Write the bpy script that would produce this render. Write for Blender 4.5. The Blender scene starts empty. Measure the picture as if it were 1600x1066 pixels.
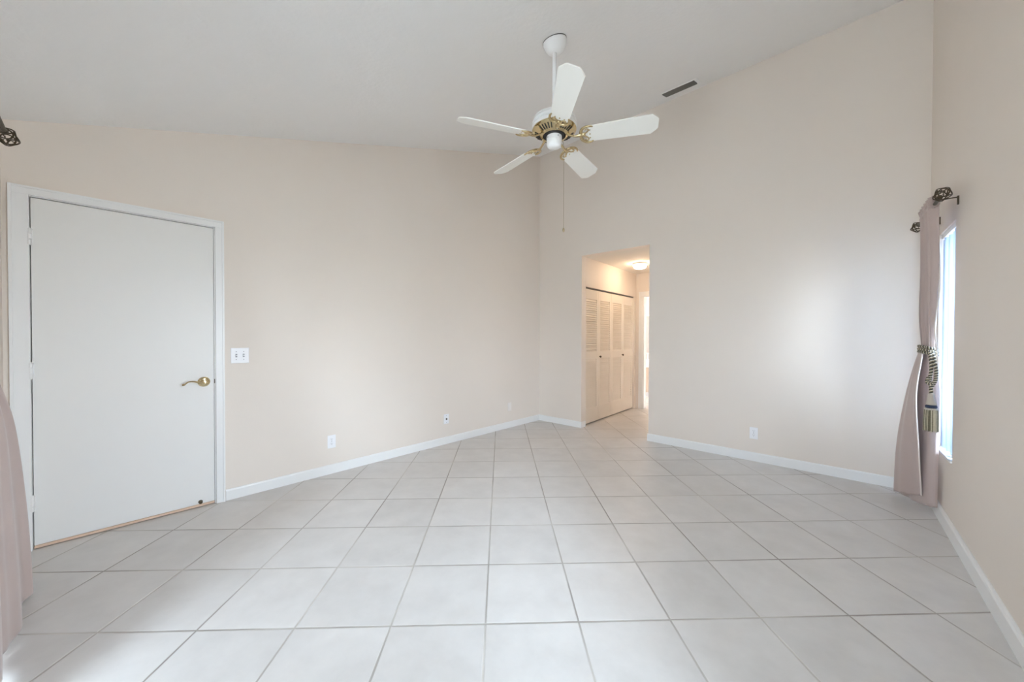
import bpy, bmesh, math, random
from mathutils import Matrix, Vector
random.seed(7)
sc = bpy.context.scene
COL = sc.collection
PI = math.pi

# ------------------------------------------------------------------ camera
CAM = Vector((0.0624, -1.5457, 1.2435))
cam_data = bpy.data.cameras.new('camera')
cam_data.sensor_width = 36.0
cam_data.lens = 36.0 * 560.93 / 1600.0
cam_data.clip_start = 0.02
cam = bpy.data.objects.new('camera', cam_data)
COL.objects.link(cam)
_r = Vector((0.99949, -0.03189, 0.00247)); _f = Vector((0.03192, 0.99943, -0.01072))
_r = (_r - _f * _r.dot(_f)).normalized(); _f.normalize(); _u = _r.cross(_f)
cam.matrix_world = Matrix(((_r.x, _u.x, -_f.x, CAM.x), (_r.y, _u.y, -_f.y, CAM.y), (_r.z, _u.z, -_f.z, CAM.z), (0, 0, 0, 1)))
sc.camera = cam

# ------------------------------------------------------------------ room frames: x along a wall, y out of the room, z up
S = 0.4064                                             # one floor tile
def frame(o, d):
    d = Vector((d[0], d[1])).normalized()
    return Matrix(((d.x, -d.y, 0, o[0]), (d.y, d.x, 0, o[1]), (0, 0, 1, 0), (0, 0, 0, 1)))
def moved(m, x=0, y=0, z=0): return m @ Matrix.Translation((x, y, z))
F_LEFT = moved(frame((-2.6472, 0.5994), (0.7153, 0.6988)), y=0.010)
F_BACK = moved(frame((0.6451, 3.8157), (0.7310, -0.6823)), y=0.010)
F_RIGHT = moved(frame((3.2551, 1.0090), (-0.6923, -0.7216)), y=0.018)
def line_hit(A, B):                                    # x in A's frame where the lines of A and B meet
    a, da = A.translation, A.col[0]; b, db = B.translation, B.col[0]
    det = da.x * -db.y + db.x * da.y
    return ((b.x - a.x) * -db.y + db.x * (b.y - a.y)) / det
NEAR_T = -0.085                                        # where the near wall meets the left wall
_p = F_LEFT @ Vector((NEAR_T, 0, 0))
F_NEAR = frame((_p.x, _p.y), (-0.7310, 0.6823))        # x runs negative from the left corner to the right one
L0, L1 = NEAR_T, line_hit(F_LEFT, F_BACK)
B0, B1 = line_hit(F_BACK, F_LEFT), line_hit(F_BACK, F_RIGHT)
R0, R1 = line_hit(F_RIGHT, F_BACK), line_hit(F_RIGHT, F_NEAR)
N0, N1 = line_hit(F_NEAR, F_RIGHT), 0.0
_bi = F_BACK.inverted()
def ceil_z(x, y):                                      # sloping ceiling over a world point
    q = _bi @ Vector((x, y, 0))
    return 3.942 + 0.0160 * q.x + 0.318 * q.y

# ------------------------------------------------------------------ light and exposure
sc.view_settings.view_transform = 'Standard'
sc.view_settings.look = 'None'
sc.view_settings.gamma = 1.0
sc.view_settings.use_curve_mapping = False
sc.view_settings.exposure = 2.28
sc.cycles.max_bounces = 16
sc.cycles.diffuse_bounces = 10
sc.cycles.transparent_max_bounces = 16
sc.cycles.sample_clamp_indirect = 8.0

DAY = 3.1
w = bpy.data.worlds.new('daylight'); sc.world = w; w.use_nodes = True
nt = w.node_tree; nt.nodes.clear()
out = nt.nodes.new('ShaderNodeOutputWorld'); bg = nt.nodes.new('ShaderNodeBackground')
tc = nt.nodes.new('ShaderNodeTexCoord'); sep = nt.nodes.new('ShaderNodeSeparateXYZ')
mr = nt.nodes.new('ShaderNodeMapRange'); mr.inputs[1].default_value = -1; mr.inputs[2].default_value = 1
ramp = nt.nodes.new('ShaderNodeValToRGB')
ramp.color_ramp.elements[0].position = 0.0; ramp.color_ramp.elements[0].color = (0.76, 0.77, 0.78, 1)
ramp.color_ramp.elements[1].position = 1.0; ramp.color_ramp.elements[1].color = (0.68, 0.83, 1.0, 1)
e = ramp.color_ramp.elements.new(0.48); e.color = (0.70, 0.74, 0.78, 1)
e = ramp.color_ramp.elements.new(0.53); e.color = (0.85, 0.93, 1.07, 1)
nt.links.new(tc.outputs['Generated'], sep.inputs[0]); nt.links.new(sep.outputs[2], mr.inputs[0])
nt.links.new(mr.outputs[0], ramp.inputs[0]); nt.links.new(ramp.outputs[0], bg.inputs[0])
dotn = nt.nodes.new('ShaderNodeVectorMath'); dotn.operation = 'DOT_PRODUCT'; dotn.inputs[1].default_value = (0.58, -0.56, 0.59)
glow = nt.nodes.new('ShaderNodeMapRange'); glow.inputs[1].default_value = 0.40; glow.inputs[2].default_value = 1.0
glow.inputs[3].default_value = DAY; glow.inputs[4].default_value = DAY * 4.6     # the sky is brighter on the sunny side
nt.links.new(tc.outputs['Generated'], dotn.inputs[0]); nt.links.new(dotn.outputs['Value'], glow.inputs[0]); nt.links.new(glow.outputs[0], bg.inputs[1])
nt.links.new(bg.outputs[0], out.inputs[0])

def area(name, m, sx, sy, power, color=(1, 1, 1), portal=False):
    l = bpy.data.lights.new(name, 'AREA'); l.shape = 'RECTANGLE'; l.size = sx; l.size_y = sy
    l.energy = power; l.color = color
    o = bpy.data.objects.new(name, l); COL.objects.link(o); o.matrix_world = m
    if portal: l.cycles.is_portal = True
    return o
# an area lamp shines along its -z: turned about x by -90 degrees it shines along -y of a wall frame, into the room
INTO = Matrix.Rotation(-PI / 2, 4, 'X')
SL0, SL1, SLH = -1.80, -1.10, 2.06                     # glass door in the near wall (frame F_NEAR)
SM0, SM1, SMZ = -3.76, -2.80, 0.85  # added near-wall window, there to brighten the right side of the floor
WN0, WN1, WNZ0, WNZ1 = 0.07, 0.535, 0.455, 1.985       # window in the right wall (frame F_RIGHT)
area('glass_door_daylight', moved(F_NEAR, (SL0 + SL1) / 2, 0.14, SLH / 2) @ INTO, SL1 - SL0, SLH, 1, portal=True)
area('added_near_window_daylight', moved(F_NEAR, (SM0 + SM1) / 2, 0.14, (SMZ + SLH) / 2) @ INTO, SM1 - SM0, SLH - SMZ, 1, portal=True)
WM0, WM1 = 3.02, 3.42                                  # added window in the same wall, beside the camera, to light the left wall
area('added_side_window_daylight', moved(F_RIGHT, (WM0 + WM1) / 2, 0.14, (WNZ0 + WNZ1) / 2) @ INTO, WM1 - WM0, WNZ1 - WNZ0, 1, portal=True)
area('window_daylight', moved(F_RIGHT, (WN0 + WN1) / 2, 0.14, (WNZ0 + WNZ1) / 2) @ INTO, WN1 - WN0, WNZ1 - WNZ0, 1, portal=True)

# ------------------------------------------------------------------ materials
def mat(name, color, rough=0.5, spec=0.5, metal=0.0, emit=None, estr=0.0, bump=0.0, bscale=200.0, vary=0.0, vscale=4.0):
    m = bpy.data.materials.new(name); m.use_nodes = True
    n = m.node_tree.nodes; l = m.node_tree.links; b = n['Principled BSDF']
    b.inputs['Base Color'].default_value = (*color, 1); b.inputs['Roughness'].default_value = rough
    b.inputs['Metallic'].default_value = metal; b.inputs['Specular IOR Level'].default_value = spec
    if emit: b.inputs['Emission Color'].default_value = (*emit, 1); b.inputs['Emission Strength'].default_value = estr
    tcn = n.new('ShaderNodeTexCoord')
    if bump:
        t = n.new('ShaderNodeTexNoise'); t.inputs['Scale'].default_value = bscale; t.inputs['Detail'].default_value = 3
        bp = n.new('ShaderNodeBump'); bp.inputs['Strength'].default_value = bump; bp.inputs['Distance'].default_value = 0.003
        l.new(tcn.outputs['Object'], t.inputs['Vector']); l.new(t.outputs[0], bp.inputs['Height']); l.new(bp.outputs[0], b.inputs['Normal'])
    if vary:
        t = n.new('ShaderNodeTexNoise'); t.inputs['Scale'].default_value = vscale; t.inputs['Detail'].default_value = 2
        mrn = n.new('ShaderNodeMapRange'); mrn.inputs[3].default_value = 1 - vary; mrn.inputs[4].default_value = 1 + vary
        h = n.new('ShaderNodeHueSaturation'); h.inputs['Color'].default_value = (*color, 1)
        l.new(tcn.outputs['Object'], t.inputs['Vector']); l.new(t.outputs[0], mrn.inputs[0]); l.new(mrn.outputs[0], h.inputs['Value'])
        l.new(h.outputs[0], b.inputs['Base Color'])
    return m
M_WALL = mat('beige_wall_paint', (0.79, 0.72, 0.65), 0.55, 0.3, bump=0.10, bscale=90, vary=0.012)
M_CEIL = mat('ceiling_knockdown_white', (0.84, 0.835, 0.825), 0.8, 0.2, bump=0.55, bscale=34, vary=0.012, vscale=9)
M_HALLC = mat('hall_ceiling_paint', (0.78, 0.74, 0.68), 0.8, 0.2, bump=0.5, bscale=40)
M_TRIM = mat('white_trim_gloss', (0.83, 0.83, 0.82), 0.35, 0.5, bump=0.02, bscale=30)
M_DOOR = mat('white_door_paint', (0.80, 0.79, 0.765), 0.40, 0.45, bump=0.03, bscale=25, vary=0.01, vscale=2)
M_GAP = mat('dark_gap', (0.10, 0.09, 0.08), 0.9)
M_SWEEP = mat('bare_wood_strip', (0.72, 0.52, 0.38), 0.55, bump=0.1, bscale=60, vary=0.08, vscale=12)
M_BRASS = mat('polished_brass', (0.60, 0.49, 0.29), 0.12, metal=1.0, bump=0.35, bscale=75, vary=0.10, vscale=30)
M_BRONZE = mat('antique_bronze', (0.085, 0.065, 0.04), 0.42, metal=0.75, bump=0.2, bscale=120, vary=0.25, vscale=50)
M_FANW = mat('fan_white_enamel', (0.84, 0.84, 0.83), 0.32, 0.5, bump=0.01)
M_BLADE = mat('fan_blade_off_white', (0.82, 0.81, 0.76), 0.45, 0.4, bump=0.02, bscale=40)
M_BLACK = mat('black_recess', (0.02, 0.02, 0.02), 0.6)
M_PLATE = mat('white_plate_plastic', (0.86, 0.86, 0.88), 0.35, 0.5, bump=0.01)
M_PLATEB = mat('painted_over_plate', (0.86, 0.81, 0.77), 0.45, 0.4, bump=0.05)
M_SLOT = mat('grey_slot', (0.32, 0.32, 0.34), 0.6)
M_VENT = mat('dark_grey_metal_louvre', (0.16, 0.155, 0.145), 0.5, metal=0.4, bump=0.1)
M_CLOSET = mat('almond_closet_paint', (0.80, 0.735, 0.645), 0.45, 0.4, bump=0.02)
M_BLIND = mat('white_vinyl_slat', (0.86, 0.87, 0.88), 0.4, 0.4, bump=0.02)
M_ALU = mat('white_aluminium', (0.78, 0.79, 0.80), 0.4, 0.5, bump=0.01)
M_COUNTER = mat('white_countertop', (0.86, 0.85, 0.83), 0.2, 0.5, vary=0.02)
M_TAN = mat('tan_cabinet_panel', (0.55, 0.44, 0.33), 0.4, vary=0.06, vscale=8)
M_CHROME = mat('chrome', (0.80, 0.80, 0.82), 0.12, metal=1.0, bump=0.005)
M_MIRROR = mat('mirror_silver', (0.9, 0.9, 0.92), 0.02, metal=1.0, bump=0.001)
M_BATHW = mat('bathroom_wall_paint', (0.82, 0.78, 0.75), 0.5, bump=0.05)
M_DOME = mat('lit_frosted_glass', (0.9, 0.85, 0.75), 0.4, emit=(1.0, 0.75, 0.51), estr=10.3)
M_ROPE1 = mat('rope_olive', (0.20, 0.17, 0.10), 0.75, bump=0.3, bscale=500)
M_ROPE2 = mat('rope_cream', (0.62, 0.56, 0.44), 0.75, bump=0.3, bscale=500)
M_ROPE3 = mat('rope_black', (0.03, 0.03, 0.035), 0.75, bump=0.3, bscale=500)
M_NAVY = mat('navy_band', (0.03, 0.045, 0.09), 0.6, bump=0.2)
M_FRINGE2 = mat('cream_fringe', (0.58, 0.52, 0.38), 0.8, bump=0.6, bscale=260, vary=0.2, vscale=90)
M_FRINGE = mat('olive_fringe', (0.17, 0.15, 0.095), 0.8, bump=0.6, bscale=260, vary=0.35, vscale=90)
M_TCAP = mat('tassel_cap_taupe', (0.50, 0.45, 0.38), 0.6, bump=0.2)
M_CORD = mat('pale_cord', (0.82, 0.76, 0.68), 0.6, bump=0.1)
M_CHAIN = mat('brass_bead_chain', (0.40, 0.32, 0.20), 0.4, metal=0.8, bump=0.1)
M_LINING = mat('curtain_lining_cream', (0.78, 0.70, 0.64), 0.7, bump=0.2, bscale=400)

def fabric(name, color):
    m = mat(name, color, 0.48, 0.35, bump=0.18, bscale=420, vary=0.05, vscale=7)
    b = m.node_tree.nodes['Principled BSDF']
    b.inputs['Sheen Weight'].default_value = 0.25; b.inputs['Sheen Roughness'].default_value = 0.4
    return m
M_CURT = fabric('mauve_satin_curtain', (0.49, 0.395, 0.365))

def glass(name):
    m = bpy.data.materials.new(name); m.use_nodes = True
    n = m.node_tree.nodes; l = m.node_tree.links; n.clear()
    o = n.new('ShaderNodeOutputMaterial'); mx = n.new('ShaderNodeMixShader')
    t = n.new('ShaderNodeBsdfTransparent'); t.inputs[0].default_value = (0.93, 0.96, 0.96, 1)
    g = n.new('ShaderNodeBsdfGlossy'); g.inputs['Roughness'].default_value = 0.02
    fr = n.new('ShaderNodeFresnel'); fr.inputs['IOR'].default_value = 1.45
    l.new(fr.outputs[0], mx.inputs[0]); l.new(t.outputs[0], mx.inputs[1]); l.new(g.outputs[0], mx.inputs[2]); l.new(mx.outputs[0], o.inputs[0])
    return m
M_GLASS = glass('clear_window_glass')

def translucent(name, color, amount):
    m = mat(name, color, 0.45, 0.3, bump=0.02)
    n = m.node_tree.nodes; l = m.node_tree.links; b = n['Principled BSDF']; o = n['Material Output']
    mx = n.new('ShaderNodeMixShader'); t = n.new('ShaderNodeBsdfTranslucent'); t.inputs[0].default_value = (*color, 1)
    mx.inputs[0].default_value = amount
    l.new(b.outputs[0], mx.inputs[1]); l.new(t.outputs[0], mx.inputs[2]); l.new(mx.outputs[0], o.inputs[0])
    return m
M_BLIND = translucent('white_vinyl_slat_translucent', (0.60, 0.68, 0.80), 0.42)

def floor_material():
    m = bpy.data.materials.new('diagonal_ceramic_tile'); m.use_nodes = True
    n = m.node_tree.nodes; l = m.node_tree.links; b = n['Principled BSDF']
    tcn = n.new('ShaderNodeTexCoord')
    sc_ = n.new('ShaderNodeVectorMath'); sc_.operation = 'SCALE'; sc_.inputs['Scale'].default_value = 1 / S
    l.new(tcn.outputs['Object'], sc_.inputs[0])
    wob = n.new('ShaderNodeTexNoise'); wob.inputs['Scale'].default_value = 5.0; wob.inputs['Detail'].default_value = 3
    l.new(sc_.outputs[0], wob.inputs['Vector'])
    wv = n.new('ShaderNodeVectorMath'); wv.operation = 'MULTIPLY_ADD'; wv.inputs[1].default_value = (0.006,) * 3
    l.new(wob.outputs['Color'], wv.inputs[0]); l.new(sc_.outputs[0], wv.inputs[2])
    off = n.new('ShaderNodeVectorMath'); off.operation = 'ADD'; off.inputs[1].default_value = (0.497, 0.497, 0.497)
    l.new(wv.outputs[0], off.inputs[0])
    fr = n.new('ShaderNodeVectorMath'); fr.operation = 'FRACTION'; l.new(off.outputs[0], fr.inputs[0])
    sb = n.new('ShaderNodeVectorMath'); sb.operation = 'SUBTRACT'; sb.inputs[1].default_value = (0.5, 0.5, 0.5); l.new(fr.outputs[0], sb.inputs[0])
    ab = n.new('ShaderNodeVectorMath'); ab.operation = 'ABSOLUTE'; l.new(sb.outputs[0], ab.inputs[0])
    sp = n.new('ShaderNodeSeparateXYZ'); l.new(ab.outputs[0], sp.inputs[0])
    mn = n.new('ShaderNodeMath'); mn.operation = 'MINIMUM'; l.new(sp.outputs[0], mn.inputs[0]); l.new(sp.outputs[1], mn.inputs[1])
    gm = n.new('ShaderNodeMapRange'); gm.interpolation_type = 'SMOOTHSTEP'      # 1 in the joint, 0 on the tile
    gm.inputs[1].default_value = 0.006; gm.inputs[2].default_value = 0.0125; gm.inputs[3].default_value = 1; gm.inputs[4].default_value = 0
    l.new(mn.outputs[0], gm.inputs[0])
    hm = n.new('ShaderNodeMapRange'); hm.interpolation_type = 'SMOOTHSTEP'
    hm.inputs[1].default_value = 0.004; hm.inputs[2].default_value = 0.018; l.new(mn.outputs[0], hm.inputs[0])
    # tile colour: each tile its own tone, cloudy patches within
    of2 = n.new('ShaderNodeVectorMath'); of2.operation = 'ADD'; of2.inputs[1].default_value = (0.0, 0.0, 0.0); l.new(sc_.outputs[0], of2.inputs[0])
    fl = n.new('ShaderNodeVectorMath'); fl.operation = 'FLOOR'; l.new(of2.outputs[0], fl.inputs[0])
    wn = n.new('ShaderNodeTexWhiteNoise'); wn.noise_dimensions = '2D'; l.new(fl.outputs[0], wn.inputs['Vector'])
    sh = n.new('ShaderNodeVectorMath'); sh.operation = 'MULTIPLY_ADD'; sh.inputs[1].default_value = (7, 7, 7)
    l.new(wn.outputs['Color'], sh.inputs[0]); l.new(sc_.outputs[0], sh.inputs[2])
    cl = n.new('ShaderNodeTexNoise'); cl.inputs['Scale'].default_value = 2.3; cl.inputs['Detail'].default_value = 6; cl.inputs['Roughness'].default_value = 0.6
    l.new(sh.outputs[0], cl.inputs['Vector'])
    r = n.new('ShaderNodeValToRGB')
    r.color_ramp.elements[0].position = 0.30; r.color_ramp.elements[0].color = (0.60, 0.575, 0.552, 1)
    r.color_ramp.elements[1].position = 0.72; r.color_ramp.elements[1].color = (0.68, 0.655, 0.632, 1)
    l.new(cl.outputs[0], r.inputs[0])
    tv = n.new('ShaderNodeMapRange'); tv.inputs[3].default_value = 0.965; tv.inputs[4].default_value = 1.035; l.new(wn.outputs['Value'], tv.inputs[0])
    hs = n.new('ShaderNodeHueSaturation'); l.new(r.outputs[0], hs.inputs['Color']); l.new(tv.outputs[0], hs.inputs['Value'])
    # joints: cream grout, darker in places
    gn = n.new('ShaderNodeTexNoise'); gn.inputs['Scale'].default_value = 0.55; gn.inputs['Detail'].default_value = 4
    l.new(sc_.outputs[0], gn.inputs['Vector'])
    gr = n.new('ShaderNodeValToRGB')
    gr.color_ramp.elements[0].position = 0.40; gr.color_ramp.elements[0].color = (0.33, 0.30, 0.27, 1)
    gr.color_ramp.elements[1].position = 0.66; gr.color_ramp.elements[1].color = (0.62, 0.585, 0.54, 1)
    l.new(gn.outputs[0], gr.inputs[0])
    mx = n.new('ShaderNodeMix'); mx.data_type = 'RGBA'
    l.new(gm.outputs[0], mx.inputs[0]); l.new(hs.outputs[0], mx.inputs[6]); l.new(gr.outputs[0], mx.inputs[7])
    l.new(mx.outputs[2], b.inputs['Base Color'])
    rr = n.new('ShaderNodeMapRange'); rr.inputs[3].default_value = 0.36; rr.inputs[4].default_value = 0.8; l.new(gm.outputs[0], rr.inputs[0])
    l.new(rr.outputs[0], b.inputs['Roughness'])
    b.inputs['Specular IOR Level'].default_value = 0.45
    b1 = n.new('ShaderNodeBump'); b1.inputs['Strength'].default_value = 0.5; b1.inputs['Distance'].default_value = 0.003; l.new(hm.outputs[0], b1.inputs['Height'])
    b2 = n.new('ShaderNodeBump'); b2.inputs['Strength'].default_value = 0.17; b2.inputs['Distance'].default_value = 0.004
    l.new(cl.outputs[0], b2.inputs['Height']); l.new(b1.outputs[0], b2.inputs['Normal']); l.new(b2.outputs[0], b.inputs['Normal'])
    return m
M_FLOOR = floor_material()

# ------------------------------------------------------------------ mesh helpers
def tag(o, label=None, cat=None, group=None, kind=None):
    if label: o['label'] = label
    if cat: o['category'] = cat
    if group: o['group'] = group
    if kind: o['kind'] = kind
    return o
def empty(name, m, parent=None):
    o = bpy.data.objects.new(name, None); COL.objects.link(o); o.empty_display_size = 0.05
    if parent: o.parent = parent; o.matrix_local = m
    else: o.matrix_world = m
    return o
def obj(name, bm, material, parent=None, m=None, smooth=False, bevel=0.0, segs=2, angle=35):
    bmesh.ops.recalc_face_normals(bm, faces=bm.faces)
    me = bpy.data.meshes.new(name); bm.to_mesh(me); bm.free()
    for x in (material if isinstance(material, (list, tuple)) else [material]): me.materials.append(x)
    o = bpy.data.objects.new(name, me); COL.objects.link(o)
    if parent: o.parent = parent
    if m is not None:
        if parent: o.matrix_local = m
        else: o.matrix_world = m
    if bevel:
        bv = o.modifiers.new('edge', 'BEVEL'); bv.width = bevel; bv.segments = segs; bv.limit_method = 'ANGLE'; bv.angle_limit = math.radians(angle)
    if smooth:
        for p in me.polygons: p.use_smooth = True
        me.set_sharp_from_angle(angle=math.radians(angle))
    return o
def prism8(bm, v, mi=0):
    q = [bm.verts.new(p) for p in v]
    for f in ((0, 3, 2, 1), (4, 5, 6, 7), (0, 1, 5, 4), (1, 2, 6, 5), (2, 3, 7, 6), (3, 0, 4, 7)):
        bm.faces.new([q[i] for i in f]).material_index = mi
def box(bm, x0, x1, y0, y1, z0, z1, m=None, mi=0):
    v = [Vector(p) for p in ((x0, y0, z0), (x1, y0, z0), (x1, y1, z0), (x0, y1, z0), (x0, y0, z1), (x1, y0, z1), (x1, y1, z1), (x0, y1, z1))]
    if m is not None: v = [m @ p for p in v]
    prism8(bm, v, mi)
def lathe(bm, prof, n=40, m=None, mi=0, a0=0.0):
    """prof: (radius, z) from one end to the other; about z"""
    rings = []
    for r, z in prof:
        if r < 1e-6: rings.append([bm.verts.new((m @ Vector((0, 0, z))) if m is not None else (0, 0, z))])
        else:
            ring = []
            for i in range(n):
                p = Vector((r * math.cos(a0 + 2 * PI * i / n), r * math.sin(a0 + 2 * PI * i / n), z))
                ring.append(bm.verts.new(m @ p if m is not None else p))
            rings.append(ring)
    for a, b in zip(rings, rings[1:]):
        for i in range(n):
            j = (i + 1) % n
            if len(a) == 1 and len(b) == 1: continue
            if len(a) == 1: f = bm.faces.new((a[0], b[j], b[i]))
            elif len(b) == 1: f = bm.faces.new((a[i], a[j], b[0]))
            else: f = bm.faces.new((a[i], a[j], b[j], b[i]))
            f.material_index = mi
    for ring in (rings[0], rings[-1]):
        if len(ring) > 2: bm.faces.new(ring).material_index = mi
def tube(bm, pts, r, n=10, closed=False, m=None, mi=0, flat=1.0, caps=True):
    """tube along points; r number or list"""
    pts = [Vector(p) for p in pts]; N = len(pts)
    R = r if isinstance(r, (list, tuple)) else [r] * N
    tang = []
    for i in range(N):
        a = pts[(i - 1) % N] if closed or i > 0 else pts[0]
        b = pts[(i + 1) % N] if closed or i < N - 1 else pts[-1]
        tang.append((b - a).normalized())
    up = Vector((0, 0, 1)) if abs(tang[0].z) < 0.9 else Vector((1, 0, 0))
    nrm = (up - tang[0] * up.dot(tang[0])).normalized(); rings = []
    for i in range(N):
        nrm = (nrm - tang[i] * nrm.dot(tang[i])).normalized(); bi = tang[i].cross(nrm)
        ring = []
        for k in range(n):
            a = 2 * PI * k / n
            p = pts[i] + nrm * (R[i] * math.cos(a) * flat) + bi * (R[i] * math.sin(a))
            ring.append(bm.verts.new(m @ p if m is not None else p))
        rings.append(ring)
    pairs = list(zip(rings, rings[1:])) + ([(rings[-1], rings[0])] if closed else [])
    for a, b in pairs:
        for k in range(n):
            bm.faces.new((a[k], a[(k + 1) % n], b[(k + 1) % n], b[k])).material_index = mi
    if caps and not closed:
        bm.faces.new(rings[0]).material_index = mi; bm.faces.new(rings[-1]).material_index = mi
def extrude_outline(bm, pts, z0, z1, m=None, mi=0):
    """pts: 2D outline in x, y; prism from z0 to z1"""
    a = []; b = []
    for x, y in pts:
        p, q = Vector((x, y, z0)), Vector((x, y, z1))
        a.append(bm.verts.new(m @ p if m is not None else p)); b.append(bm.verts.new(m @ q if m is not None else q))
    n = len(pts)
    bm.faces.new(a).material_index = mi; bm.faces.new(b).material_index = mi
    for i in range(n): bm.faces.new((a[i], a[(i + 1) % n], b[(i + 1) % n], b[i])).material_index = mi
def catmull(ps, n):
    ps = [Vector(p) for p in ps]; N = len(ps) - 1; out_ = []
    for i in range(n):
        u = i / (n - 1) * N; k = min(int(u), N - 1); t = u - k
        p0, p1, p2, p3 = ps[max(k - 1, 0)], ps[k], ps[k + 1], ps[min(k + 2, N)]
        out_.append(0.5 * ((2 * p1) + (p2 - p0) * t + (2 * p0 - 5 * p1 + 4 * p2 - p3) * t * t + (3 * p1 - p0 - 3 * p2 + p3) * t ** 3))
    return out_
new = bmesh.new

# ------------------------------------------------------------------ room shell
def wall(name, F, x0, x1, holes, material, label, top=None, thick=0.11, ext0=0.0, ext1=0.0, cat='wall'):
    """wall of solid blocks around rectangular holes (x0, x1, z0, z1); its head follows the ceiling"""
    bm = new()
    xs = sorted({x0 - ext0, x1 + ext1} | {h[0] for h in holes} | {h[1] for h in holes})
    def tz(x):
        if top is not None: return top
        p = F @ Vector((x, 0, 0)); return ceil_z(p.x, p.y) + 0.03
    for a, b in zip(xs, xs[1:]):
        hs = sorted([h for h in holes if h[0] <= a + 1e-6 and h[1] >= b - 1e-6], key=lambda h: h[2])
        z = 0.0
        for h in hs:
            if h[2] > z + 1e-6: box(bm, a, b, 0, thick, z, h[2])
            z = h[3]
        v = [(a, 0, z), (b, 0, z), (b, thick, z), (a, thick, z), (a, 0, tz(a)), (b, 0, tz(b)), (b, thick, tz(b)), (a, thick, tz(a))]
        prism8(bm, [Vector(p) for p in v])
    bmesh.ops.remove_doubles(bm, verts=bm.verts, dist=1e-5)
    return tag(obj(name, bm, material, m=F), label, cat, kind='structure')

DR0, DR1, DRZ = 0.008, 0.838, 2.054                     # entry door hole in the left wall
OP0, OP1, OPZ = 0.709, 1.630, 2.358                     # hallway opening in the back wall
wall('wall_left', F_LEFT, L0, L1, [(DR0, DR1, 0, DRZ)], M_WALL, 'long beige wall with the white entry door in it', ext1=0.11, ext0=0.11)
wall('wall_back', F_BACK, B0, B1, [(OP0, OP1, 0, OPZ)], M_WALL, 'tall beige wall with the open doorway to the hall', ext1=0.11)
wall('wall_right', F_RIGHT, R0, R1, [(WN0, WN1, WNZ0, WNZ1), (WM0, WM1, WNZ0, WNZ1)], M_WALL, 'beige side wall with the narrow window and mauve curtain', ext1=0.11)
wall('wall_near', F_NEAR, N0, N1, [(SL0, SL1, 0, SLH), (SM0, SM1, SMZ, SLH)], M_WALL, 'beige wall with the glass door, behind the camera', ext0=0.0)
# floor and ceilings
bm = new(); box(bm, -5.0, 6.5, -4.0, 10.0, -0.08, 0.0)
tag(obj('floor', bm, M_FLOOR), 'pale cream ceramic floor tiles laid on the diagonal with thin grout lines', 'floor', kind='structure')
bm = new()
cs = [F_NEAR @ Vector((0.13, 0.13, 0)), F_NEAR @ Vector((N0 - 0.13, 0.13, 0)), F_BACK @ Vector((B1 + 0.13, 0.12, 0)), F_BACK @ Vector((B0 - 0.13, 0.12, 0))]
prism8(bm, [Vector((c.x, c.y, ceil_z(c.x, c.y))) for c in cs] + [Vector((c.x, c.y, ceil_z(c.x, c.y) + 0.09)) for c in cs])
tag(obj('ceiling', bm, M_CEIL), 'white sloping ceiling rising towards the hall wall', 'ceiling', kind='structure')

# hall beyond the opening (frame F_BACK: x along the back wall, y deeper)
HD = 1.872                                              # depth of the hall's end wall
F_HL = frame((F_BACK @ Vector((OP0, 0, 0)))[:2], F_BACK.col[1][:2])     # x deeper, y to the left
F_END = moved(F_BACK, y=HD)
CL0, CL1, CLZ = 0.113, 1.785, 1.952
wall('wall_hall_left', F_HL, 0.112, HD + 0.11, [(CL0, CL1, 0, CLZ)], M_WALL, 'warm lit hall wall around the louvred closet doors', top=OPZ)
BD0, BD1, BDZ = 0.836, 1.56, 1.965
wall('wall_hall_end', F_END, OP0, OP1 + 0.1, [(BD0, BD1, 0, BDZ)], M_WALL, 'short hall wall at the end with the white bathroom door frame', top=OPZ)
bm = new(); box(bm, OP1, OP1 + 0.1, 0.112, HD, 0, OPZ)
tag(obj('wall_hall_right', bm, M_WALL, m=F_BACK), 'beige hall wall opposite the louvred closet', 'wall', kind='structure')
bm = new(); box(bm, -1.2, 2.1, 0.112, 4.0, OPZ, OPZ + 0.08)
tag(obj('ceiling_hall', bm, M_HALLC, m=F_BACK), 'low warm-lit hall ceiling with the round lamp on it', 'ceiling', kind='structure')
bm = new()
box(bm, 0.02, 0.10, 0.112, HD + 0.11, 0, OPZ)
tag(obj('wall_closet', bm, M_BATHW, m=F_BACK), 'back wall inside the closet', 'wall', kind='structure')
# bathroom shell
BY0, BY1 = HD + 0.11, 3.72
bm = new()
box(bm, -1.1, 2.0, BY1, BY1 + 0.08, 0, OPZ)
tag(obj('wall_bathroom_back', bm, M_BATHW, m=F_BACK), 'pale bathroom wall with the mirror, seen through the hall door', 'wall', kind='structure')
for nm_, a_ in (('wall_bathroom_left', (-1.18, -1.1, BY0, BY1 + 0.08)), ('wall_bathroom_right', (2.0, 2.08, BY0, BY1 + 0.08)), ('wall_bathroom_front', (-1.18, OP0, BY0 - 0.001, BY0 + 0.06))):
    bm = new(); box(bm, *a_, 0, OPZ); tag(obj(nm_, bm, M_BATHW, m=F_BACK), 'bathroom side wall out of sight, ' + nm_[14:], 'wall', kind='structure')

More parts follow.
